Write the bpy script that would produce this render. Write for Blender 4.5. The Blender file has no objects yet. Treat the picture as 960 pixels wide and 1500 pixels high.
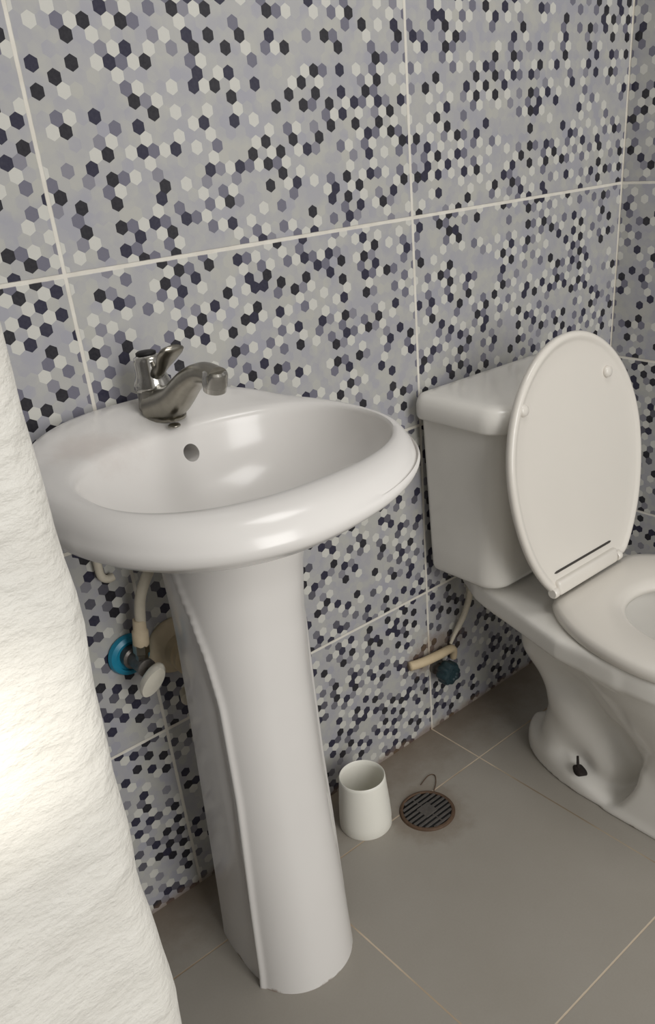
import bpy, math, random
import numpy as np
from mathutils import Vector, Matrix
random.seed(7)
SC = bpy.context.scene
COL = SC.collection

# ------------------------------------------------------------------ helpers
def lin(c):
    return tuple(((v/255)/12.92 if v/255 <= .04045 else ((v/255+.055)/1.055)**2.4) for v in c) + (1,)

def tag(o, label=None, cat=None, group=None, kind=None):
    if label: o['label'] = label
    if cat: o['category'] = cat
    if group: o['group'] = group
    if kind: o['kind'] = kind
    return o

def thing(name, loc, label, cat, group=None):
    o = bpy.data.objects.new(name, None)
    o.empty_display_size = .05
    COL.objects.link(o); o.location = loc
    return tag(o, label, cat, group)

def world_loc(o):
    v = Vector(o.location)
    while o.parent:
        o = o.parent; v += Vector(o.location)
    return v

def part(name, verts, faces, m, parent=None, smooth=True, angle=None, origin=None):
    """verts in world coordinates; linked as one mesh object under parent"""
    base = world_loc(parent) if parent else Vector((0, 0, 0))
    org = Vector(origin) if origin is not None else base
    me = bpy.data.meshes.new(name)
    me.from_pydata([tuple(Vector(v)-org) for v in verts], [], [tuple(f) for f in faces])
    import bmesh
    bm = bmesh.new(); bm.from_mesh(me)
    bmesh.ops.remove_doubles(bm, verts=bm.verts, dist=1e-6)
    bmesh.ops.recalc_face_normals(bm, faces=bm.faces)
    bm.to_mesh(me); bm.free()
    if smooth:
        me.polygons.foreach_set('use_smooth', [True]*len(me.polygons))
        if angle: me.set_sharp_from_angle(angle=math.radians(angle))
    me.materials.append(m)
    o = bpy.data.objects.new(name, me); COL.objects.link(o)
    if parent: o.parent = parent
    o.location = org-base
    return o

class MB:
    def __init__(s): s.v = []; s.f = []
    def add(s, v, f):
        n = len(s.v); s.v += [tuple(p) for p in v]; s.f += [tuple(i+n for i in q) for q in f]; return s
    def rings(s, R, cap0=True, cap1=True, closed=True):
        n = len(R[0]); v = [p for r in R for p in r]; f = []
        for i in range(len(R)-1):
            for j in range(n if closed else n-1):
                k = (j+1) % n
                f.append((i*n+j, i*n+k, (i+1)*n+k, (i+1)*n+j))
        if cap0: f.append(tuple(range(n))[::-1])
        if cap1: f.append(tuple((len(R)-1)*n+j for j in range(n)))
        return s.add(v, f)
    def lathe(s, prof, c, axis=(0, 0, 1), n=48, cap0=True, cap1=True):
        """prof: (radius, distance along axis)"""
        a = Vector(axis).normalized(); t = Vector((1, 0, 0)) if abs(a.x) < .9 else Vector((0, 1, 0))
        e1 = a.cross(t).normalized(); e2 = a.cross(e1); c = Vector(c)
        return s.rings([[c+a*h+(e1*math.cos(q*2*math.pi/n)+e2*math.sin(q*2*math.pi/n))*r for q in range(n)]
                        for r, h in prof], cap0, cap1)
    def tube(s, pts, rad, n=16, squash=1.0):
        pts = [Vector(p) for p in pts]
        if not hasattr(rad, '__len__'): rad = [rad]*len(pts)
        R = []; nrm = None
        for i, p in enumerate(pts):
            d = (pts[min(i+1, len(pts)-1)]-pts[max(i-1, 0)]).normalized()
            if nrm is None:
                t = Vector((0, 0, 1)) if abs(d.z) < .9 else Vector((1, 0, 0))
                nrm = (t-d*t.dot(d)).normalized()
            else: nrm = (nrm-d*nrm.dot(d)).normalized()
            b = d.cross(nrm)
            R.append([p+(nrm*math.cos(q*2*math.pi/n)+b*math.sin(q*2*math.pi/n)*squash)*rad[i] for q in range(n)])
        return s.rings(R)
    def box(s, lo, hi, bev=0.0):
        x0, y0, z0 = lo; x1, y1, z1 = hi
        b = min(bev, (x1-x0)/2.01, (y1-y0)/2.01, (z1-z0)/2.01)
        if b <= 0:
            v = [(x, y, z) for z in (z0, z1) for x, y in ((x0, y0), (x1, y0), (x1, y1), (x0, y1))]
            return s.rings([v[:4], v[4:]])
        R = []
        for k in range(4):
            a = k/3*math.pi/2
            R.append(rrect(x0, x1, y0, y1, b, b*(1-math.sin(a)), z0+b*(1-math.cos(a))))
        for k in range(4):
            a = (3-k)/3*math.pi/2
            R.append(rrect(x0, x1, y0, y1, b, b*(1-math.sin(a)), z1-b*(1-math.cos(a))))
        return s.rings(R)
    def build(s, name, m, parent=None, **k): return part(name, s.v, s.f, m, parent, **k)

def rrect(x0, x1, y0, y1, r, inset, z, n=8, rb=None):
    """rounded rectangle ring; r corner radius (rb for the two at y1)"""
    rb = r if rb is None else rb
    P = []
    for cx, cy, a0, rr in ((x1, y0, -90, r), (x1, y1, 0, rb), (x0, y1, 90, rb), (x0, y0, 180, r)):
        sx = -1 if cx == x1 else 1; sy = 1 if cy == y0 else -1
        ox, oy = cx+sx*rr, cy+sy*rr
        q = max(rr-inset, 1e-4)
        for k in range(n+1):
            a = math.radians(a0+90*k/n)
            P.append((ox+q*math.cos(a), oy+q*math.sin(a), z))
    return P

def bez(p, n=20):
    """Catmull-Rom through points"""
    p = [Vector(q) for q in p]; out = []
    for i in range(len(p)-1):
        a = p[max(i-1, 0)]; b = p[i]; c = p[i+1]; d = p[min(i+2, len(p)-1)]
        for k in range(n):
            t = k/n
            out.append(.5*((2*b)+(c-a)*t+(2*a-5*b+4*c-d)*t*t+(3*b-a-3*c+d)*t**3))
    out.append(p[-1]); return out

def interp(x, xs, ys):
    return float(np.interp(x, xs, ys))

def sm(a, b, x):
    t = min(1, max(0, (x-a)/(b-a))); return t*t*(3-2*t)

# ------------------------------------------------------------------ materials
class NT:
    def __init__(s, name):
        s.m = bpy.data.materials.new(name); s.m.use_nodes = True
        s.t = s.m.node_tree; s.b = s.t.nodes['Principled BSDF']
    def n(s, typ, **k):
        o = s.t.nodes.new(typ)
        for a, v in k.items(): setattr(o, a, v)
        return o
    def l(s, a, b): s.t.links.new(a, b)
    def val(s, sock, v):
        if isinstance(v, bpy.types.NodeSocket): s.l(v, sock)
        else: sock.default_value = v
    def math(s, op, a, b=0.0, c=0.0):
        o = s.n('ShaderNodeMath', operation=op)
        s.val(o.inputs[0], a); s.val(o.inputs[1], b); s.val(o.inputs[2], c); return o.outputs[0]
    def vec(s, op, a, b=(0, 0, 0)):
        o = s.n('ShaderNodeVectorMath', operation=op)
        s.val(o.inputs[0], a); s.val(o.inputs[1], b)
        return o.outputs['Value'] if op in ('LENGTH', 'DISTANCE', 'DOT_PRODUCT') else o.outputs[0]
    def mix(s, f, a, b, typ='RGBA'):
        o = s.n('ShaderNodeMix', data_type=typ)
        i = {'RGBA': (6, 7, 2), 'VECTOR': (4, 5, 1), 'FLOAT': (2, 3, 0)}[typ]
        s.val(o.inputs[0], f); s.val(o.inputs[i[0]], a); s.val(o.inputs[i[1]], b); return o.outputs[i[2]]
    def noise(s, vec, scale, detail=3, rough=.5):
        o = s.n('ShaderNodeTexNoise'); s.val(o.inputs['Vector'], vec)
        o.inputs['Scale'].default_value = scale; o.inputs['Detail'].default_value = detail
        o.inputs['Roughness'].default_value = rough; return o.outputs['Fac']
    def ramp(s, f, stops, mode='LINEAR'):
        o = s.n('ShaderNodeValToRGB'); r = o.color_ramp; r.interpolation = mode
        while len(r.elements) < len(stops): r.elements.new(.5)
        for e, (p, c) in zip(r.elements, stops): e.position = p; e.color = c
        s.val(o.inputs[0], f); return o.outputs[0]
    def smooth(s, x, a, b):
        o = s.n('ShaderNodeMapRange', interpolation_type='SMOOTHSTEP')
        s.val(o.inputs[0], x); o.inputs[1].default_value = a; o.inputs[2].default_value = b
        return o.outputs[0]
    def bump(s, h, strength=.3, dist=.002):
        o = s.n('ShaderNodeBump'); o.inputs['Strength'].default_value = strength
        o.inputs['Distance'].default_value = dist; s.val(o.inputs['Height'], h)
        s.l(o.outputs[0], s.b.inputs['Normal'])
    def set(s, **k):
        for a, v in k.items(): s.val(s.b.inputs[a.replace('_', ' ')], v)
        return s.m

def simple(name, rgb, rough=.4, metal=0.0, var=.06, scale=30, coat=0.0, bump=0.0, spec=.5):
    t = NT(name); g = t.n('ShaderNodeNewGeometry').outputs['Position']
    nz = t.noise(g, scale)
    c = lin(rgb); d = tuple(v*(1-var) for v in c[:3])+(1,); e = tuple(min(1, v*(1+var)) for v in c[:3])+(1,)
    t.set(Base_Color=t.mix(nz, d, e), Roughness=rough, Metallic=metal, Coat_Weight=coat, Specular_IOR_Level=spec)
    if bump: t.bump(nz, bump, .001)
    return t.m

TW, TH, XJ, ZJ = .5808, .3375, -.5868, .3349      # wall tile size and one joint of each direction

def wall_material(name, axis):
    t = NT(name)
    pos = t.n('ShaderNodeNewGeometry').outputs['Position']
    sep = t.n('ShaderNodeSeparateXYZ'); t.l(pos, sep.inputs[0])
    U = sep.outputs[0] if axis == 'x' else sep.outputs[1]; Z = sep.outputs[2]
    u0 = XJ if axis == 'x' else 0.0
    # tile index
    tu = t.math('DIVIDE', t.math('SUBTRACT', U, u0), TW); tz = t.math('DIVIDE', t.math('SUBTRACT', Z, ZJ), TH)
    iu = t.math('FLOOR', tu); iz = t.math('FLOOR', tz)
    fu = t.math('MULTIPLY', t.math('SUBTRACT', tu, iu), TW); fz = t.math('MULTIPLY', t.math('SUBTRACT', tz, iz), TH)
    eu = t.math('MINIMUM', fu, t.math('SUBTRACT', TW, fu)); ez = t.math('MINIMUM', fz, t.math('SUBTRACT', TH, fz))
    wob = t.math('MULTIPLY', t.math('SUBTRACT', t.noise(pos, 60, 2), .5), .0012)
    edge = t.math('ADD', t.math('MINIMUM', eu, ez), wob)
    grout = t.math('SUBTRACT', 1.0, t.smooth(edge, .0019, .0031))
    # hexagons (pointy top), width HW
    HW = .0153
    comb = t.n('ShaderNodeCombineXYZ')
    t.val(comb.inputs[0], t.math('ADD', t.math('DIVIDE', fu, HW), 50.0)); t.val(comb.inputs[1], t.math('ADD', t.math('DIVIDE', fz, HW), 50.0))
    S = (1.0, 1.7320508, 1.0); H = (.5, .8660254, 0)
    p = comb.outputs[0]
    a = t.vec('SUBTRACT', t.vec('MODULO', p, S), H)
    b = t.vec('SUBTRACT', t.vec('MODULO', t.vec('ADD', p, H), S), H)
    fl = lambda v: t.vec('MULTIPLY', v, (1, 1, 0))
    a = fl(a); b = fl(b)
    sel = t.math('LESS_THAN', t.vec('LENGTH', b), t.vec('LENGTH', a))
    gv = t.mix(sel, a, b, 'VECTOR')
    idv = t.vec('FLOOR', t.vec('ADD', t.vec('DIVIDE', t.vec('SUBTRACT', p, gv), (.5, .8660254, 1)), (.5, .5, .0)))
    off = t.n('ShaderNodeCombineXYZ'); t.val(off.inputs[2], t.math('ADD', t.math('MULTIPLY', iu, 7.0), t.math('MULTIPLY', iz, 13.0)))
    wn = t.n('ShaderNodeTexWhiteNoise', noise_dimensions='3D'); t.l(t.vec('ADD', idv, off.outputs[0]), wn.inputs['Vector'])
    si = t.n('ShaderNodeSeparateXYZ'); t.l(idv, si.inputs[0])
    q3 = t.math('FLOORED_MODULO', t.math('ROUND', t.math('DIVIDE', t.math('SUBTRACT', si.outputs[0], t.math('MULTIPLY', si.outputs[1], 3.0)), 2.0)), 3.0)
    # one hexagon in three may be dark, the next ones grey-violet: darks seldom touch each other
    v = wn.outputs['Value']
    wn2 = t.n('ShaderNodeTexWhiteNoise', noise_dimensions='3D'); t.l(t.vec('ADD', t.vec('ADD', idv, off.outputs[0]), (.5, 311.5, 0)), wn2.inputs['Vector']); wn2v = wn2.outputs['Value']
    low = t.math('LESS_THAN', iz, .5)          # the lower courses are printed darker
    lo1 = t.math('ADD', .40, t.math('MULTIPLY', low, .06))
    # class 0 may be dark, class 1 grey-violet, class 2 off-white; the rest is the ground (r = .5)
    r0 = t.mix(t.math('LESS_THAN', v, lo1), .5, t.math('MULTIPLY', v, .40), 'FLOAT')
    r1 = t.mix(t.math('LESS_THAN', v, lo1), .5, t.math('ADD', .18, t.math('MULTIPLY', v, .22)), 'FLOAT')
    r2 = t.mix(t.math('LESS_THAN', v, .43), .5, .95, 'FLOAT')
    r = t.mix(t.math('LESS_THAN', q3, .5), t.mix(t.math('LESS_THAN', q3, 1.5), r2, r1, 'FLOAT'), r0, 'FLOAT')
    K = lambda *c: lin(c)
    # ground of the print: soft drift between warm grey and lavender grey, faint steps from hexagon to hexagon
    hue = t.math('ADD', t.math('MULTIPLY', t.smooth(t.noise(pos, 22, 3), .38, .62), .5), t.math('MULTIPLY', wn2v, .5))
    ground = t.mix(hue, K(176, 175, 168), K(157, 157, 165))
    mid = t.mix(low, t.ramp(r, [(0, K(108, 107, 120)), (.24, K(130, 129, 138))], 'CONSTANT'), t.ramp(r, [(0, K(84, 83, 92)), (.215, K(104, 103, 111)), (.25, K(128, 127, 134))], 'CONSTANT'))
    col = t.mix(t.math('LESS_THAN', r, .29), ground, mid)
    col = t.mix(t.math('GREATER_THAN', r, .855), col, K(198, 197, 190))
    col = t.mix(t.math('LESS_THAN', r, .188), col, t.ramp(r, [(0, K(30, 29, 36)), (.09, K(40, 39, 58))], 'CONSTANT'))
    sh = t.noise(pos, 260, 2)
    col = t.mix(t.math('MULTIPLY', sh, .10), col, K(150, 149, 150))
    gc = t.mix(t.noise(pos, 40, 4), K(196, 190, 178), K(226, 223, 214))
    if axis == 'x':
        # limescale and rust stains around the valve behind the toilet, and along the foot of the wall
        c2 = t.n('ShaderNodeCombineXYZ'); t.l(U, c2.inputs[0]); t.l(Z, c2.inputs[1])
        d = t.vec('LENGTH', t.vec('MULTIPLY', t.vec('SUBTRACT', c2.outputs[0], (-.575, .19, 0)), (.8, 1.5, 0)))
        d = t.math('ADD', d, t.math('MULTIPLY', t.math('SUBTRACT', t.noise(pos, 28, 4, .6), .5), .16))
        st = t.math('MULTIPLY', t.math('SUBTRACT', 1.0, t.smooth(d, .02, .085)), .55)
        foot = t.math('ADD', Z, t.math('MULTIPLY', t.math('SUBTRACT', t.noise(pos, 35, 4), .5), .03))
        ft = t.math('MULTIPLY', t.math('SUBTRACT', 1.0, t.smooth(foot, .0, .02)), .6)
        st = t.math('MAXIMUM', st, ft)
        col = t.mix(st, col, K(122, 100, 78)); gc = t.mix(st, gc, K(150, 122, 92))
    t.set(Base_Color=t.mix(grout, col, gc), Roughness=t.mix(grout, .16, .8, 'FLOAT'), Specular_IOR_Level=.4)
    t.bump(t.math('MULTIPLY', grout, -1.0), .5, .0015)
    return t.m

FT, FX, FY = .452, -.5876, -.1333
def floor_material():
    t = NT('floor_tile')
    pos = t.n('ShaderNodeNewGeometry').outputs['Position']
    sep = t.n('ShaderNodeSeparateXYZ'); t.l(pos, sep.inputs[0])
    tu = t.math('DIVIDE', t.math('SUBTRACT', sep.outputs[0], FX), FT); tv = t.math('DIVIDE', t.math('SUBTRACT', sep.outputs[1], FY), FT)
    iu = t.math('FLOOR', tu); iv = t.math('FLOOR', tv)
    fu = t.math('SUBTRACT', tu, iu); fv = t.math('SUBTRACT', tv, iv)
    eu = t.math('MINIMUM', fu, t.math('SUBTRACT', 1.0, fu)); ev = t.math('MINIMUM', fv, t.math('SUBTRACT', 1.0, fv))
    e = t.math('MULTIPLY', t.math('MINIMUM', eu, ev), FT)
    e = t.math('ADD', e, t.math('MULTIPLY', t.math('SUBTRACT', t.noise(pos, 70, 3), .5), .0012))
    gr = t.math('SUBTRACT', 1.0, t.smooth(e, .0008, .0019))
    K = lambda *c: lin(c)
    c1 = t.mix(t.noise(pos, 5, 5, .6), K(146, 140, 129), K(162, 157, 149))
    c1 = t.mix(t.math('MULTIPLY', t.noise(pos, 300, 2), .25), c1, K(128, 124, 117))
    # brown dirt: round the drain, and along the wall
    d = t.vec('LENGTH', t.vec('SUBTRACT', pos, (-.769, -.1625, 0)))
    nz = t.math('SUBTRACT', t.noise(pos, 22, 5, .65), .5)
    dd = t.math('ADD', d, t.math('MULTIPLY', nz, .09))
    st = t.math('MULTIPLY', t.math('SUBTRACT', 1.0, t.smooth(dd, .045, .10)), .45)
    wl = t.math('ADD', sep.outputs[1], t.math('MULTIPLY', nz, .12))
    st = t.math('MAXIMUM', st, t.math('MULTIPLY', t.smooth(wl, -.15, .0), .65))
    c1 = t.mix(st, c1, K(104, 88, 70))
    fade = t.noise(pos, 4, 2)
    gc = t.mix(t.smooth(fade, .4, .6), K(150, 132, 110), K(196, 180, 158))
    dk = t.math('MULTIPLY', t.smooth(sep.outputs[0], -.60, -.57), t.math('SUBTRACT', 1.0, t.smooth(sep.outputs[1], -.19, -.16)))
    gc = t.mix(dk, gc, K(92, 82, 66))
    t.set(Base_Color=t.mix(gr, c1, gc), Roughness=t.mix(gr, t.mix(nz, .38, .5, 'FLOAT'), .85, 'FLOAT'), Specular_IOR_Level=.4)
    t.bump(t.math('MULTIPLY', gr, -1.0), .35, .001)
    return t.m

def plaster_material():
    t = NT('white_plaster')
    pos = t.n('ShaderNodeNewGeometry').outputs['Position']
    st = t.vec('MULTIPLY', pos, (1, 1, 2.2))
    n1 = t.noise(st, 42, 5, .6); n2 = t.noise(pos, 240, 4, .6)
    c = t.mix(n1, lin((188, 185, 177)), lin((209, 207, 200)))
    h = t.math('ADD', t.math('MULTIPLY', n1, 1.0), t.math('MULTIPLY', n2, .3))
    t.set(Base_Color=c, Roughness=.6); t.bump(h, .6, .0045)
    return t.m

def ceramic(name, rgb, stain=False):
    t = NT(name); pos = t.n('ShaderNodeNewGeometry').outputs['Position']
    a = lin(rgb); b = lin(tuple(v-5 for v in rgb))
    c = t.mix(t.noise(pos, 9, 3), a, b)
    if stain:   # soap film on the left of the deck
        d = t.vec('LENGTH', t.vec('MULTIPLY', t.vec('SUBTRACT', pos, (-1.235, -.115, .84)), (1, 1.6, 1)))
        d = t.math('ADD', d, t.math('MULTIPLY', t.math('SUBTRACT', t.noise(pos, 30, 5, .6), .5), .09))
        c = t.mix(t.math('MULTIPLY', t.math('SUBTRACT', 1.0, t.smooth(d, .01, .075)), .30), c, lin((176, 158, 148)))
    # brown residue at the floor; on the toilet also the shadow gap, as colour
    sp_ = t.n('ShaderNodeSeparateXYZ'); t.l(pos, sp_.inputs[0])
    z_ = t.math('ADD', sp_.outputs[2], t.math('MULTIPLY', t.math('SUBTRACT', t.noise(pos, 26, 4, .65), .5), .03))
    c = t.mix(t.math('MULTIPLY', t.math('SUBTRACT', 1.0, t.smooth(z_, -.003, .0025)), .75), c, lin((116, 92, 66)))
    t.set(Base_Color=c, Roughness=.22, Coat_Weight=.12, Coat_Roughness=.05, Specular_IOR_Level=.42)
    return t.m

M = dict(
    wall_x=wall_material('hex_tile_back', 'x'), wall_y=wall_material('hex_tile_side', 'y'),
    floor=floor_material(), plaster=plaster_material(),
    paint=simple('ceiling_paint', (226, 224, 218), .8, bump=.1),
    sink=ceramic('sink_ceramic', (222, 219, 215), True), toilet=ceramic('toilet_ceramic', (224, 221, 214)),
    seat=simple('seat_plastic', (218, 213, 204), .30, var=.02, scale=8, coat=.2),
    cup=simple('cup_plastic', (232, 230, 220), .42, var=.03, scale=14),
    chrome=simple('chrome', (188, 186, 180), .16, 1.0, var=.15, scale=60),
    chrome_dull=simple('dull_chrome', (150, 146, 136), .28, 1.0, var=.2, scale=90),
    bright=simple('painted_gleam_chrome', (240, 236, 222), .3, .45, var=.05, scale=60),  # the bright reflection on the chrome handle is put into this base colour
    black=simple('black_rubber', (20, 18, 18), .6), hole_black=simple('bolt_hole_black', (28, 18, 14), .8, var=.4, scale=300),
    gap=simple('seam_shadow_gap', (58, 54, 50), .7),
    iron=simple('drain_iron', (108, 104, 100), .40, .6, var=.35, scale=180, bump=.3),
    rust=simple('drain_rust', (92, 72, 56), .7, .3, var=.4, scale=140, bump=.4),
    dark=simple('drain_dark', (14, 13, 13), .8),
    blue=simple('blue_plastic', (28, 128, 158), .35, var=.15, scale=60),
    teal=simple('dark_teal_plastic', (30, 52, 58), .45, var=.35, scale=120, bump=.4),
    hose=simple('white_hose', (206, 198, 180), .5, var=.12, scale=120),
    beige=simple('beige_pvc', (198, 180, 148), .5, var=.12, scale=60, bump=.15),
    putty=simple('putty', (204, 188, 160), .75, var=.15, scale=60, bump=.3),
)

# ------------------------------------------------------------------ the room
def slab(name, lo, hi, m):
    o = MB().box(lo, hi).build(name, m, smooth=False); o['kind'] = 'structure'; return o
XR = -.006
slab('floor', (-2.6, -3.0, -.1), (XR, 0, 0), M['floor'])
slab('wall_back', (-2.6, 0, -.1), (XR, .1, 2.5), M['wall_x'])
slab('wall_left', (-2.2, -.82, -.1), (-1.7486, .1, 2.5), M['wall_y'])
slab('wall_right', (XR, -3.0, -.1), (.1, .1, 2.5), M['wall_y'])
slab('ceiling', (-2.6, -1.25, 2.4), (XR, 0, 2.5), M['paint'])

# white plastered end of the front wall, next to the camera: rough and a little wavy
def plaster_wall():
    xe, x0, yo, yi = -1.527, -2.1, -.82, -.70
    zs = np.linspace(0, 2.4, 241); R = []
    def nz(z, k): return math.sin(z*37+k)*.5+math.sin(z*91+2.1*k)*.3+math.sin(z*163+k*3.3)*.2
    for z in zs:
        ring = []
        for k in range(40): ring.append((x0+(xe-.012-x0)*k/39, yo+.0016*nz(z+k*.021, k*.35), z))
        dx = .0017*nz(z, 1.3)+interp(z, [.5, .75, .95, 1.05], [.0006, .0011, .0016, .003])
        for k in range(1, 9):
            a = math.radians(-90+90*k/8)
            ring.append((xe-.012+.012*math.cos(a)+dx, yo+.012+.012*math.sin(a), z))
        for k in range(1, 9):
            a = math.radians(90*k/8)
            ring.append((xe-.012+.012*math.cos(a)+dx, yi-.012+.012*math.sin(a), z))
        ring.append((x0, yi, z)); R.append(ring)
    o = MB().rings(R).build('wall_front', M['plaster'], angle=50); o['kind'] = 'structure'
plaster_wall()

# ------------------------------------------------------------------ pedestal sink
SX = -1.112
BX = -1.134
sink = thing('pedestal_sink', (SX, -.2, 0), 'white ceramic wash basin on a tall pedestal against the mosaic wall', 'sink')
NS = 128
def sup(th, a, b, n):
    c, s = math.cos(th), math.sin(th)
    return (abs(c)**(2/n)*math.copysign(a, c), abs(s)**(2/n)*math.copysign(b, s))
def zr(y): return .838+.019*sm(-.13, -.004, y)
def O(th, k=1.0):
    x, y = sup(th, .210 if math.cos(th) < 0 else .214, .222, 2.3)
    return BX+x*k, min(-.226+y*k, -.004)
def I(th, k=1.0):
    x, y = sup(th, .177, .133, 2.35)
    return BX+.012+x*k, -.259+y*k
def PT(th, k=1.0):
    x, y = sup(th, .085, .09, 2.2); return SX+x*k, -.185+y*k
TH_ = [2*math.pi*i/NS for i in range(NS)]
def basin():
    R = []
    for k, z in ((.13, .730), (.25, .732), (.45, .739), (.62, .751), (.76, .766), (.86, .781), (.92, .795), (.96, .808), (.985, .819), (.997, .827)):
        R.append([(I(t, k)[0], I(t, k)[1]-(1-k)*.0, z) for t in TH_])
    def fw(y): return 1-sm(-.17, -.05, y)
    for f, dz, sl in ((0.02, -.0065, 0), (.06, -.0035, 0), (.14, -.0012, 0), (.3, .0, -.001), (.5, .0006, -.003), (.7, .0, -.007), (.85, -.002, -.0105), (.95, -.006, -.013), (.99, -.0085, -.014)):
        ring = []
        for t in TH_:
            a, b = I(t), O(t, .985); x = a[0]+(b[0]-a[0])*f; y = a[1]+(b[1]-a[1])*f
            ring.append((x, y, zr(y)+dz+sl*fw(b[1])))
        R.append(ring)
    def skirt(t): return 1-.32*sm(-.05, .20, O(t)[0]-BX)*fw(O(t)[1])
    for k, dz, sl in ((.992, -.0125, -.0135), (.9985, -.0175, -.012), (1.0, -.0235, -.009), (.998, -.030, -.006), (.992, -.0365, -.003), (.980, -.042, -.001), (.962, -.0455, 0)):
        R.append([(*O(t, k), zr(O(t)[1])+(dz+sl*fw(O(t)[1]))*skirt(t)) for t in TH_])
    for k, z, f in ((.93, .787, 0), (.86, .778, .0), (.78, .768, .05), (.70, .757, .15), (.62, .742, .45), (.55, .728, .85), (.5, .715, 1.0)):
        ring = []
        for t in TH_:
            a, b = O(t, k), PT(t, .98)
            x = a[0]+(b[0]-a[0])*f; y = min(a[1]+(b[1]-a[1])*f, -.004)
            ring.append((x, y, z+.0455*(1-skirt(t))*sm(.5, .95, k)))
        R.append(ring)
    m = MB().rings(R)
    o = m.build('basin', M['sink'], sink)
    # overflow hole bored through the back of the bowl
    cut = MB().lathe([(.0105, -.02), (.0105, .075)], (-1.1145, -.1425, .8035), (0, 1, -.05), 32).build('cut', M['sink'], sink)
    md = o.modifiers.new('b', 'BOOLEAN'); md.operation = 'DIFFERENCE'; md.object = cut; md.solver = 'EXACT'
    dg = bpy.context.evaluated_depsgraph_get(); me = bpy.data.meshes.new_from_object(o.evaluated_get(dg))
    o.modifiers.clear(); o.data = me; bpy.data.objects.remove(cut)
    me.polygons.foreach_set('use_smooth', [True]*len(me.polygons)); me.set_sharp_from_angle(angle=math.radians(48))
    return o
basin_o = basin()
MB().lathe([(.002, .0), (.019, .0), (.022, .0015), (.023, .004), (.018, .005), (.002, .003)], (BX+.012, -.259, .729)).build('drain_plug', M['chrome'], basin_o)

def pedestal():
    R = []; n = 160
    for i in range(61):
        z = .745*i/60
        hw = interp(z, [0, .03, .15, .35, .5, .6, .66, .70], [.089, .0875, .0850, .0815, .081, .082, .083, .084])
        yf = interp(z, [0, .03, .15, .35, .5, .6, .66, .70], [-.306, -.304, -.294, -.276, -.266, -.264, -.268, -.276])
        yb = -.115; yc = yf+hw*1.02
        ra = math.radians(interp(z, [0, .15, .35, .5, .57, .62, .70], [73, 69, 61, 61, 68, 78, 104]))   # angle of the ridge from the front
        ring = []
        for j in range(n):
            u = (j+.5)/n*2-1                       # -1 .. 1 round the front, from back left to back right
            s = abs(u); sg = -1 if u < 0 else 1
            if s < .72:
                a = s/.72*math.radians(90); nx, ny = math.sin(a), -math.cos(a)
                x = hw*abs(nx)**.92; y = yc+hw*1.02*ny
            else:
                a = math.radians(90)*(1+(s-.72)/.28*.45); nx, ny = 1, 0
                x = hw-.010*((s-.72)/.28)**2; y = yc+(yb-yc)*(s-.72)/.28
            d = math.degrees(a)-math.degrees(ra)
            bead = .0042*math.exp(-(d/3.6)**2)
            step = -.0065*sm(0, 9, d)*sm(.72, .55, z)
            x += nx*(bead+step); y += ny*(bead+step)
            ring.append((SX+.004+interp(z, [0, .35, .5, .7], [-.016, -.009, -.004, .004])+sg*x, y, z))
        R.append(ring)
    return MB().rings(R).build('pedestal', M['sink'], sink, angle=60)
pedestal()

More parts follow.
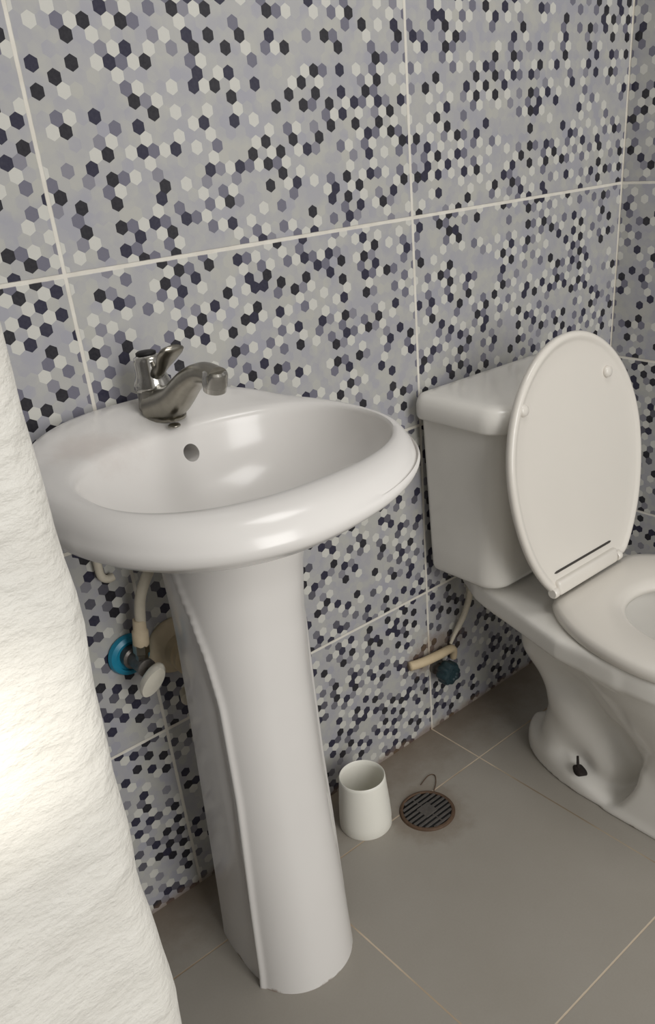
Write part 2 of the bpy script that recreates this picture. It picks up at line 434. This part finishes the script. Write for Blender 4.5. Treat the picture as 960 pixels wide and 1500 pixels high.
# ---- faucet: body with flange, spout, aerator and lever
FX0, FY0, FZ0 = -1.115, -.074, .8405
def faucet():
    c = M['chrome_dull']
    b = MB()
    Rr = []
    for z, rx, ry, dy in ((0, .026, .043, 0), (.003, .0265, .0435, 0), (.006, .024, .039, 0), (.007, .0225, .036, 0), (.016, .022, .034, -.001), (.028, .0215, .031, -.002), (.034, .021, .027, 0), (.037, .018, .02, .004)):
        Rr.append([(FX0+rx*math.cos(t), FY0+dy+ry*math.sin(t), FZ0+z) for t in TH_[::2]])
    b.rings(Rr)
    body = b.build('faucet', c, sink, angle=40, origin=(FX0, FY0, FZ0))
    body['label'] = 'chrome single lever faucet with a curved spout'
    MB().lathe([(.030, 0), (.030, .003), (.027, .0035)], (FX0, FY0, FZ0-.0015), n=48).build('rubber_gasket', M['black'], body)
    # spout
    pts = bez([(FX0, FY0-.006, FZ0+.012), (FX0, FY0-.045, FZ0+.028), (FX0, FY0-.085, FZ0+.055), (FX0, FY0-.118, FZ0+.069), (FX0, FY0-.148, FZ0+.068)], 10)
    rad = [interp(i, [0, 12, 28, 40], [.024, .018, .0122, .0118]) for i in range(len(pts))]
    MB().tube(pts, rad, 24, 1.15).build('spout', c, body, angle=50)
    MB().lathe([(.0110, .008), (.0135, .006), (.0142, .001), (.0142, -.009), (.0132, -.010), (.0128, -.016), (.0115, -.017), (.009, -.0165)],
               (FX0, FY0-.142, FZ0+.068), (0, -.25, .97), n=32).build('aerator', M['chrome'], body, angle=35)
    # cartridge dome and lever
    hd = MB().lathe([(.0225, 0), (.0235, .003), (.0230, .008), (.0205, .014), (.0185, .019), (.0180, .034), (.0165, .039), (.012, .042), (.002, .0425)],
                    (FX0, FY0+.007, FZ0+.032), (0, .05, 1), n=40).build('lever_hub', M['chrome'], body, angle=40)
    ax = Vector((0, -.83, .56)); sx = Vector((1, 0, 0)); up = sx.cross(ax).normalized()*-1
    if up.z < 0: up = -up
    o0 = Vector((FX0, FY0-.006, FZ0+.051)); R = []
    for q, w, th in ((0, .009, .0075), (.014, .0085, .007), (.026, .009, .0065), (.040, .0140, .006), (.054, .0172, .0055), (.062, .0160, .005), (.067, .010, .003)):
        R.append([o0+ax*q+sx*(w*math.cos(a))+up*(th*math.sin(a)+.004*(q/.08)**2) for a in [2*math.pi*k/20 for k in range(20)]])
    MB().rings(R).build('lever', c, body)
    MB().lathe([(.0125, 0), (.0125, .003), (.010, .0045), (.001, .0045)], (FX0, FY0+.0105, FZ0+.0735), (0, .05, 1), n=24).build('cap', M['black'], body)
faucet()
# chain-stay eyelet on the deck behind the bowl
MB().lathe([(.0075, 0), (.0078, .0015), (.006, .0028), (.0045, .0018), (.001, .0012)], (FX0-.012, FY0-.052, .8385), n=28).build('chain_eyelet', M['chrome_dull'], sink)

# fixing bracket hanging under the basin's back
MB().tube(bez([(-1.217, -.020, .76), (-1.217, -.014, .70), (-1.2165, -.011, .650), (-1.2155, -.011, .630), (-1.208, -.011, .6225), (-1.199, -.011, .6225)], 8), [.0058]*41, 12).build('mounting_bracket', M['hose'], sink)
# ------------------------------------------------------------------ plumbing under the sink
def shutoff_sink():
    v = thing('shutoff_valve', (-1.2, 0, .49), 'chrome angle valve with bright blue escutcheon on the wall under the sink', 'valve')
    MB().lathe([(.031, 0), (.0325, .004), (.030, .010), (.024, .013), (.0225, .0125), (.0225, .008), (.012, .007)], (-1.2, 0, .493), (0, -1, 0), n=48).build('escutcheon', M['blue'], v, angle=40)['label'] = 'round blue plastic wall escutcheon'
    MB().lathe([(.0165, .006), (.0165, .02), (.0125, .022), (.0125, .05), (.0135, .052), (.0135, .058), (.004, .060)], (-1.2, 0, .493), (0, -1, 0), n=28).build('valve_body', M['iron'], v, angle=40)
    MB().lathe([(.009, -.005), (.009, .018), (.0115, .02), (.0115, .034), (.008, .035)], (-1.2, -.045, .493), (.12, 0, 1), n=6).build('outlet_nut', M['chrome_dull'], v, smooth=False)
    # oval handle
    R = []
    c0 = Vector((-1.2, -.062, .488)); ax = Vector((-.25, -.9, -.25)).normalized(); e1 = Vector((.45, -.25, .8)); e1 = (e1-ax*e1.dot(ax)).normalized(); e2 = ax.cross(e1)
    for k, h in ((.35, 0), (.5, .006), (.92, .009), (1, .013), (1, .018), (.9, .022), (.3, .023)):
        R.append([c0+ax*h+e1*(.030*k*math.cos(t))+e2*(.0135*k*math.sin(t)) for t in TH_[::4]])
    MB().rings(R).build('handle', M['bright'], v, angle=45)['label'] = 'shiny oval chrome handle'
    h = thing('supply_hose', (-1.193, -.045, .525), 'cream flexible hose rising from the blue-ringed valve to the sink', 'hose')
    pts = bez([(-1.1955, -.045, .528), (-1.190, -.046, .56), (-1.183, -.05, .60), (-1.160, -.055, .64), (-1.125, -.06, .675), (-1.11, -.07, .72)], 10)
    MB().tube(pts, .0075, 14).build('hose', M['hose'], h)
    MB().lathe([(.010, 0), (.0115, .003), (.0115, .022), (.0095, .025), (.009, .04)], (-1.1957, -.045, .524), (.12, 0, 1), n=20).build('ferrule', M['putty'], h, angle=40)
shutoff_sink()
def trap():
    t = thing('drain_trap', (-1.13, 0, .47), 'beige plastic drain trap behind the pedestal, going into the wall', 'drain pipe')
    MB().lathe([(.044, 0), (.045, .006), (.040, .012), (.033, .016), (.030, .022), (.026, .03)], (-1.128, 0, .475), (0, -1, 0), n=40).build('wall_flange', M['putty'], t)
    pts = bez([(-1.128, -.015, .475), (-1.128, -.045, .476), (-1.122, -.066, .466), (-1.116, -.078, .44), (-1.112, -.08, .41), (-1.111, -.085, .39)], 10)
    MB().tube(pts, .021, 22).build('bent_pipe', M['beige'], t)
    MB().lathe([(.024, 0), (.0285, .003), (.0285, .02), (.025, .024), (.0285, .028), (.0285, .034), (.024, .038)], (-1.128, -.022, .476), (0, -1, 0), n=32).build('slip_nut', M['beige'], t, angle=40)
    MB().lathe([(.010, 0), (.010, .02), (.007, .022)], (-1.137, -.03, .405), (-.4, -.9, 0), n=20).build('clean_out', M['hose'], t, angle=40)
trap()

# ------------------------------------------------------------------ toilet
TX = -.445
toilet = thing('toilet', (TX, -.3, 0), 'white two piece toilet with its seat lid leaning open against the tank', 'toilet')

def surface_nets(F, org, h):
    s = F < 0; nx, ny, nz = F.shape
    cnt = np.zeros((nx-1, ny-1, nz-1)); acc = np.zeros((nx-1, ny-1, nz-1, 3))
    C = [(i, j, k) for i in (0, 1) for j in (0, 1) for k in (0, 1)]
    sl = lambda A, c: A[c[0]:nx-1+c[0], c[1]:ny-1+c[1], c[2]:nz-1+c[2]]
    for a in C:
        for b in C:
            if sum(b)-sum(a) == 1 and all(q >= p for p, q in zip(a, b)):
                fa, fb = sl(F, a), sl(F, b); x = (sl(s, a) != sl(s, b))
                t = np.where(x, fa/np.where(x, fa-fb, 1), 0)
                cnt += x
                for d in range(3): acc[..., d] += np.where(x, a[d]+(b[d]-a[d])*t, 0)
    act = cnt > 0; idx = -np.ones(cnt.shape, int); idx[act] = np.arange(act.sum())
    I_ = np.argwhere(act); V = org+h*(I_+acc[act]/cnt[act][:, None])
    Q = []
    for d in range(3):
        a = [slice(None)]*3; b = [slice(None)]*3; a[d] = slice(0, -1); b[d] = slice(1, None)
        e = np.argwhere(s[tuple(a)] != s[tuple(b)])
        o1, o2 = [q for q in range(3) if q != d]
        ok = (e[:, o1] > 0) & (e[:, o2] > 0) & (e[:, o1] < F.shape[o1]-1) & (e[:, o2] < F.shape[o2]-1)
        e = e[ok]; qs = []
        for p, q in ((-1, -1), (0, -1), (0, 0), (-1, 0)):
            c = e.copy(); c[:, o1] += p; c[:, o2] += q; qs.append(idx[c[:, 0], c[:, 1], c[:, 2]])
        Q.append(np.stack(qs, 1))
    return V, np.concatenate(Q)

def smin(a, b, k):
    h = np.clip(.5+.5*(b-a)/k, 0, 1); return b*(1-h)+a*h-k*h*(1-h)
def smax(a, b, k): return -smin(-a, -b, k)

def toilet_bowl():
    h = .0042
    gx = np.arange(-.215, .216, h); gu = np.arange(-.01, .73, h); gz = np.arange(-.02, .41, h)
    X, U, Z = np.meshgrid(gx, gu, gz, indexing='ij'); AX = np.abs(X)
    def seg(p, q, r0, r1, lat=1.0):
        p = np.array(p); q = np.array(q); d = q-p; L = d@d
        t = np.clip(((U-p[0])*d[0]+(Z-p[1])*d[1])/L, 0, 1)
        return np.sqrt((U-p[0]-t*d[0])**2+(Z-p[1]-t*d[1])**2+(X/lat)**2)-(r0+(r1-r0)*t)
    # bowl
    zs = [-.02, .0, .10, .18, .25, .30, .33, .342, .350, .40]
    k = np.interp(Z, zs, [.36, .38, .44, .58, .74, .87, .94, .972, 1.0, 1.0])
    uc = np.interp(Z, [0, .2, .35], [.56, .51, .470])
    a = .188*k; b = .226*k
    qq = (AX/a)**2.15+(np.abs(U-uc)/b)**2.15
    bowl = (qq**(1/2.15)-1)*a
    bowl = smax(smax(bowl, Z-.386, .012), .10-Z, .02)
    # deck that carries the tank
    hw = np.interp(U, [0, .05, .10, .14, .235, .33, .40], [.06, .088, .118, .132, .156, .182, .186])
    deck = smax(smax(AX-hw, np.abs(Z-.364)-.022, .012), smax(.03-U, U-.45, .01), .012)
    # trapway
    P = [((.38, .22), (.30, .272)), ((.30, .272), (.212, .264)), ((.212, .264), (.288, .165)), ((.288, .165), (.262, .06))]
    trap = None
    for (p, q) in P:
        d = seg(p, q, .064, .064, 1.15); trap = d if trap is None else smin(trap, d, .016)
    trap = smin(trap, seg((.29, .165), (.365, .065), .064, .058, 1.22), .03)
    neck = smax(smax(AX-.058, np.abs(U-.26)-.06, .03), np.abs(Z-.31)-.045, .02)
    # foot
    ww = .0965*np.sqrt(np.clip(1-(np.clip(.37-U, 0, 1)/.212)**2, 0, 1))
    ww = np.where(U > .5, .0965*np.sqrt(np.clip(1-((U-.5)/.145)**2, 0, 1)), ww)
    foot = np.where(ww <= 0, .02+np.abs(U-.4)*.1, AX-ww)
    ft = np.interp(U, [.16, .30, .42, .5], [.060, .062, .030, .026])
    foot = smax(foot, Z-ft+np.clip(.05-(ww-AX), 0, .05)*.35, .022)
    uc0 = .452-.055*np.clip(1-Z/.125, 0, 1)**2+.5*np.clip(Z-.125, 0, 1)
    col = smax(smax(AX-.0960*np.sqrt(np.clip(1-(np.clip(U-.5, 0, 1)/.148)**2, .01, 1)), uc0-U, .010), U-.645, .01)
    col = smax(col, Z-.215, .04)
    web = smax(smax(AX-.03, np.abs(U-.40)-.15, .01), Z-.25, .02)
    d = smin(bowl, deck, .012)
    d = smin(d, smin(trap, neck, .03), .04)
    d = smin(d, smin(foot, web, .02), .018)
    d = smin(d, col, .018)
    # inside of the bowl
    z0 = np.interp(Z, [.15, .2, .26, .33, .372, .41], [.30, .52, .76, .93, 1.0, 1.03])
    inn = (np.sqrt((X/(.132*z0))**2+((U-.485)/(.172*z0))**2)-1)*.12
    inn = smax(inn, .185-Z, .03)
    d = smax(d, -inn, .010)
    d = np.maximum(d, -Z)
    V, Q = surface_nets(d, np.array([gx[0], gu[0], gz[0]]), h)
    # light smoothing along the surface
    W = V.copy(); nb = np.zeros_like(W); c = np.zeros(len(W))
    E_ = np.concatenate([Q[:, [i, (i+1) % 4]] for i in range(4)])
    flat = V[:, 2] < .004
    for _ in range(3):
        nb[:] = 0; c[:] = 0
        for q in range(3):
            nb[:, q] = np.bincount(E_[:, 0], W[E_[:, 1], q], len(W))+np.bincount(E_[:, 1], W[E_[:, 0], q], len(W))
        c = np.bincount(E_[:, 0], minlength=len(W))+np.bincount(E_[:, 1], minlength=len(W))
        W = .4*W+.6*nb/c[:, None]
        W[flat, 2] = V[flat, 2]
    W[:, 2] = np.maximum(W[:, 2], 0)
    pts = [(TX+x, -u, z) for x, u, z in W]
    return part('bowl', pts, Q.tolist(), M['toilet'], toilet)
bowl_o = toilet_bowl()

# bolt hole and slot in the foot, their shade painted as black pieces
def bolt():
    m = MB(); c = Vector((TX-.0885, -.331, .050)); n = Vector((-1, .12, .45)).normalized()
    e1 = n.cross(Vector((0, 0, 1))).normalized(); e2 = e1.cross(n)
    if e2.z < 0: e2 = -e2
    if e1.y > 0: e1 = -e1
    R = []
    for k, hh in ((1.0, -.012), (1.0, .0055), (.9, .008), (.2, .0085)):
        R.append([c+n*hh+(e1*math.cos(t)+e2*(.62*math.sin(t)-.30*math.cos(t)))*(.0115*k*(1+.08*math.sin(3*t))) for t in TH_[::4]])
    m.rings(R)
    p = c+e2*.004
    m.tube([p+n*.0045, p+e2*.012-e1*.006+n*.0045, p+e2*.022-e1*.011+n*.004], [.0026, .0026, .0022], 10)
    m.build('bolt_hole', M['hole_black'], bowl_o)['label'] = 'black keyhole-shaped floor bolt hole'
bolt()

# tank and its cover
def tank():
    R = []
    for z, ins in ((.394, .012), (.396, .006), (.401, .002), (.408, 0), (.45, 0), (.55, 0), (.65, 0), (.697, 0), (.700, .004)):
        hw = interp(z, [.388, .45, .70], [.1475, .151, .162]); yf = interp(z, [.388, .70], [-.178, -.202])
        R.append(rrect(TX-hw, TX+hw, yf, -.02, .045, ins, z, 10, .012))
    o = MB().rings(R).build('tank', M['toilet'], toilet, angle=50)
    R = []
    for z, ins in ((.6975, .006), (.699, .002), (.703, 0), (.722, 0), (.731, .003), (.737, .008), (.740, .016), (.7408, .03)):
        R.append(rrect(TX-.1805, TX+.1775, -.216, -.012, .05, ins, z, 10, .032))
    MB().rings(R).build('tank_lid', M['toilet'], toilet, angle=50)
    # underside packing between tank and deck, and the flush lever
    MB().lathe([(.05, 0), (.05, .012)], (TX, -.10, .383), n=32).build('tank_gasket', M['black'], toilet)
    lv = MB(); lv.lathe([(.011, 0), (.011, .006), (.007, .009)], (TX-.125, -.199, .668), (0, -1, 0), n=24)
    lv.tube([(TX-.125, -.206, .668), (TX-.10, -.212, .667), (TX-.062, -.213, .662)], [.006, .0055, .007], 12)
    lv.build('flush_lever', M['chrome_dull'], toilet)
tank()

# seat ring lying on the bowl
def hwlid(t):   # half width along the length 0..1
    return .193*math.sqrt(max(0, 1-((.5-t)/.615)**2)) if t < .5 else .193*math.sqrt(max(0, 1-((t-.5)/.5)**2))
def seat():
    u0, L = .272, .418; N = 120; out = []; inn = []
    for i in range(N):
        a = 2*math.pi*i/N
        # march from the centre to the outline
        cx, cu = 0, u0+.5*L; dx, du = math.cos(a), math.sin(a); lo, hi = 0, .4
        for _ in range(30):
            r = (lo+hi)/2; t = (cu+du*r-u0)/L
            ok = 0 <= t <= 1 and abs(dx*r) <= hwlid(t)
            lo, hi = (r, hi) if ok else (lo, r)
        out.append((dx*lo, cu+du*lo)); 
        x, u = sup(a, .104, .128, 2.1); inn.append((x, .488+u))
    def ring(f, z): return [(TX+p[0]+(q[0]-p[0])*f, -(p[1]+(q[1]-p[1])*f), z) for p, q in zip(out, inn)]
    R = [ring(.03, .3885), ring(.0, .392), ring(-.005, .400), ring(.01, .4065), ring(.06, .411), ring(.2, .4135), ring(.5, .4135), ring(.8, .411), ring(.93, .4065), ring(1, .400), ring(1.0, .392), ring(.95, .3885), ring(.03, .3885)]
    return MB().rings(R, False, False).build('seat', M['seat'], toilet, angle=60)
seat()

# lid: underside shows; a raised rim, a shallow dish inside it, two bumpers, hinge bar
LB = Vector((TX-.014, -.276, .4225)); LT = Vector((TX-.021, -.212, .832))
lup = (LT-LB).normalized(); lsx = Vector((1, 0, 0)); lnf = lsx.cross(lup)
if lnf.y > 0: lnf = -lnf                      # towards the room
LL = (LT-LB).length
def lid():
    N = 140
    def outl(ins):
        P = []
        for i in range(N):
            a = 2*math.pi*i/N; cx, cy = math.cos(a), math.sin(a); lo, hi = 0, .4
            for _ in range(30):
                r = (lo+hi)/2; t = .5+cy*r/LL
                ok = 0 <= t <= 1 and abs(cx*r) <= .93*hwlid(t)
                lo, hi = (r, hi) if ok else (lo, r)
            r = lo-ins; P.append((cx*r, LL/2+cy*r))
        return P
    def ring(ins, w): return [LB+lsx*x+lup*y+lnf*w for x, y in outl(ins)]
    R = [ring(.06, -.011), ring(.02, -.0105), ring(.006, -.008), ring(.001, -.003), ring(0, .003), ring(.002, .007), ring(.006, .0088), ring(.010, .0085), ring(.0135, .0060), ring(.018, .0048), ring(.04, .0040), ring(.09, .0030)]
    o = MB().rings(R).build('seat_lid', M['seat'], toilet, angle=40)
    for x, t in ((-.130, .775), (.094, .80)):
        c = LB+lsx*x+lup*(LL*t)+lnf*.0035
        MB().lathe([(.010, 0), (.010, .002), (.0085, .006), (.005, .0075), (.001, .0078)], c, lnf, n=24).build('bumper', M['seat'], o)
    # moulded slot above the hinge bar
    a = LB+lsx*-.098+lup*.036+lnf*.0042; b = LB+lsx*.066+lup*.036+lnf*.0042
    MB().tube([a, a+(b-a)*.03, b+(a-b)*.03, b], [.0006, .0022, .0022, .0006], 10).build('slot', M['gap'], o)
    return o
lid_o = lid()
def hinge():
    m = MB(); R = []
    for x, ins in ((-.100, .004), (-.098, .001), (-.094, 0), (.066, 0), (.070, .001), (.072, .004)):
        ring = []
        for q in range(28):
            a, b = sup(2*math.pi*q/28, .0085-ins, .0135-ins, 3.5)
            ring.append(LB+lsx*x+lnf*(.006+a)+lup*(.009+b))
        R.append(ring)
    m.rings(R)
    m.build('hinge_bar', M['seat'], toilet, angle=50)
    for x in (-.106, .079):
        MB().lathe([(.008, -.006), (.0095, -.004), (.0095, .004), (.008, .006)], LB+lsx*x+lnf*.006+lup*.004, (1, 0, 0), n=24).build('hinge_knuckle', M['seat'], toilet, angle=40)
hinge()

# ------------------------------------------------------------------ supply behind the toilet
def shutoff_toilet():
    v = thing('shutoff_valve', (-.572, 0, .15), 'small dark teal valve knob low on the wall behind the toilet', 'valve')
    m = MB(); R = []
    for k, hh in ((.5, .02), (.75, .022), (.98, .027), (1, .033), (1, .045), (.9, .050), (.55, .052), (.45, .049), (.1, .049)):
        R.append([(-.572+math.cos(t)*.0235*k*(1+.07*math.cos(8*t)), -hh, .155+math.sin(t)*.0235*k*(1+.07*math.cos(8*t))) for t in TH_[::2]])
    m.rings(R); m.build('knob', M['teal'], v, angle=50)['label'] = 'fluted dark teal knob'
    MB().lathe([(.016, 0), (.016, .008), (.010, .010), (.010, .03)], (-.572, 0, .155), (0, -1, 0), n=28).build('valve_stem', M['iron'], v, angle=40)
    MB().lathe([(.014, 0), (.016, .002), (.016, .006), (.0115, .009)], (-.553, 0, .140), (0, -1, 0), n=28).build('wall_nut', M['iron'], v, angle=40)
    p = thing('supply_pipe', (-.57, 0, .2), 'cream supply pipe across the wall above the dark teal knob', 'pipe')
    MB().tube(bez([(-.650, -.008, .1955), (-.62, -.014, .193), (-.575, -.018, .1915), (-.545, -.018, .190), (-.532, -.016, .180), (-.530, -.013, .160)], 10), [interp(i, [0, 20, 35, 50], [.0095, .0095, .0085, .007]) for i in range(51)], 16).build('pipe', M['beige'], p)
    hs = thing('supply_hose', (-.5, 0, .25), 'cream hose rising from behind the teal knob towards the toilet tank', 'hose')
    MB().tube(bez([(-.536, -.012, .196), (-.524, -.013, .215), (-.505, -.015, .240), (-.492, -.018, .268), (-.487, -.022, .300), (-.489, -.022, .345)], 10), [interp(i, [0, 10, 20, 50], [.003, .0045, .0062, .007]) for i in range(51)], 14).build('hose', M['hose'], hs)
    MB().lathe([(.009, 0), (.0115, .002), (.0115, .010), (.008, .012)], (-.487, -.026, .305), (0, -.3, 1), n=12).build('coupling_nut', M['hose'], hs, smooth=False)
    q = MB(); pts = [(-.53+.0145*math.cos(a), -.0012, .1245+.0145*math.sin(a)) for a in [2*math.pi*k/32 for k in range(33)]]
    q.tube(pts, .0011, 8); q.build('wire_ring', M['rust'], v)['label'] = 'thin rusty wire ring'
shutoff_toilet()

# ------------------------------------------------------------------ small things on the floor
def cup():
    cx, cy = -.868, -.100
    prof = [(.0, .004), (.0465, .003), (.0478, .0), (.0488, .002), (.0484, .02), (.0468, .05), (.0440, .085), (.0424, .105), (.0418, .1115), (.0408, .1125), (.0398, .1115), (.0402, .10), (.042, .07), (.0445, .03), (.0455, .010), (.001, .008)]
    o = MB().lathe(prof[1:], (cx, cy, 0), n=72, cap0=True).build('plastic_tub', M['cup'], origin=(cx, cy, 0), angle=60)
    tag(o, 'small open white plastic tub on the floor beside the sink pedestal', 'tub')
    # broken notch at the lower edge
    cut = MB().box((-.012, -.02, -.01), (.012, .02, .016)).build('cut', M['cup'], smooth=False)
    ang = math.atan2(-.4, .85)
    cut.location = (cx+.049*math.cos(ang), cy+.049*math.sin(ang), 0); cut.rotation_euler = (0, 0, ang)
    bpy.context.view_layer.update()
    md = o.modifiers.new('b', 'BOOLEAN'); md.operation = 'DIFFERENCE'; md.object = cut; md.solver = 'EXACT'
    dg = bpy.context.evaluated_depsgraph_get(); me = bpy.data.meshes.new_from_object(o.evaluated_get(dg))
    o.modifiers.clear(); o.data = me; bpy.data.objects.remove(cut)
    me.polygons.foreach_set('use_smooth', [True]*len(me.polygons)); me.set_sharp_from_angle(angle=math.radians(50))
cup()

def drain():
    cx, cy = -.769, -.1625
    d = thing('floor_drain', (cx, cy, 0), 'round rusty metal floor drain with slatted grate, near the white tub', 'drain')
    MB().lathe([(.0455, .0), (.0455, .003), (.0475, .0042), (.0505, .0036), (.0525, .001), (.0525, 0)], (cx, cy, 0), n=64, cap0=False, cap1=False).build('rim', M['rust'], d, angle=40)
    MB().lathe([(.047, .0002), (.047, .0008)], (cx, cy, 0), n=48).build('sump', M['dark'], d)
    m = MB()
    for k in range(-4, 5):
        y = k*.0100; L = math.sqrt(max(0, .0455**2-y*y))
        if L > .006: m.box((cx-L, cy+y-.0026, .0009), (cx+L, cy+y+.0026, .0034), .0007)
    m.box((cx-.0012, cy-.041, .0009), (cx+.0012, cy+.041, .0028))
    R = []
    g = m.build('grate', M['iron'], d, smooth=False)
    MB().box((cx-.014, cy-.014, .001), (cx+.014, cy+.014, .0040), .001).build('centre_plate', M['iron'], d, smooth=False)
    w = MB(); w.tube(bez([(-.728, -.105, .0015), (-.700, -.098, .002), (-.690, -.106, .0025), (-.703, -.122, .002), (-.722, -.135, .0015)], 10), .0009, 8)
    o = w.build('wire_loop', M['rust'], origin=(-.71, -.11, 0)); tag(o, 'thin rusty wire loop lying on the floor beside the round drain', 'wire')
drain()

# ------------------------------------------------------------------ light: daylight through the open front, added fill from above, sun patch spot
W = bpy.data.worlds.new('daylight'); SC.world = W; W.use_nodes = True
bg = W.node_tree.nodes['Background']; bg.inputs[0].default_value = (1.0, .985, .955, 1); bg.inputs[1].default_value = .42

def area(name, loc, target, size, sy, power, col=(1, .985, .965)):
    l = bpy.data.lights.new(name, 'AREA'); l.shape = 'RECTANGLE'; l.size = size; l.size_y = sy; l.energy = power; l.color = col
    o = bpy.data.objects.new(name, l); COL.objects.link(o); o.location = loc
    o.rotation_euler = (Vector(target)-Vector(loc)).to_track_quat('-Z', 'Y').to_euler(); return o
area('doorway_daylight', (-1.18, -2.75, 1.5), (-.75, -.2, .45), 1.0, 1.9, 46)
area('overhead_fill', (-.75, -.7, 2.35), (-.85, -.5, 0), .5, .5, 6)  # added soft fill from above for the tank side and tops
sp = bpy.data.lights.new('sun_patch_spot', 'SPOT'); sp.energy = 160; sp.spot_size = math.radians(2.2); sp.spot_blend = .7; sp.shadow_soft_size = .02; sp.color = (1, .95, .86)  # narrow spot added to throw the sun patch on the plaster wall
so = bpy.data.objects.new('sun_patch_spot', sp); COL.objects.link(so); so.location = (-2.1, -2.4, 1.6)
so.rotation_euler = (Vector((-1.566, -.82, 1.0))-Vector(so.location)).to_track_quat('-Z', 'Y').to_euler()

# ------------------------------------------------------------------ camera (fitted to the tile joints)
R3 = np.array([[0.747445121116968, -0.6601787012120859, -0.07409367978690655],
               [-0.3575417803919169, -0.30576704482875716, -0.8824230218953193],
               [0.5599014790055653, 0.686054368663747, -0.4645855540638003]])
cam = bpy.data.cameras.new('camera'); co = bpy.data.objects.new('camera', cam); COL.objects.link(co)
rx, ry, rz = R3
mat = Matrix(((rx[0], -ry[0], -rz[0], -1.5911847), (rx[1], -ry[1], -rz[1], -1.01235179), (rx[2], -ry[2], -rz[2], 1.13172267), (0, 0, 0, 1)))
co.matrix_world = mat
f, cx, cy, Wd, Hd = 1222.3788, 519.2072, 841.2839, 960, 1500
cam.sensor_fit = 'VERTICAL'; cam.sensor_height = 36; cam.sensor_width = 24
cam.lens = f/Hd*36
cam.shift_x = -(cx-Wd/2)/Hd; cam.shift_y = (cy-Hd/2)/Hd
cam.clip_start = .02
SC.camera = co
SC.view_settings.view_transform = 'Standard'; SC.view_settings.look = 'None'
SC.view_settings.gamma = 1; SC.view_settings.exposure = -0.08; SC.view_settings.use_curve_mapping = False
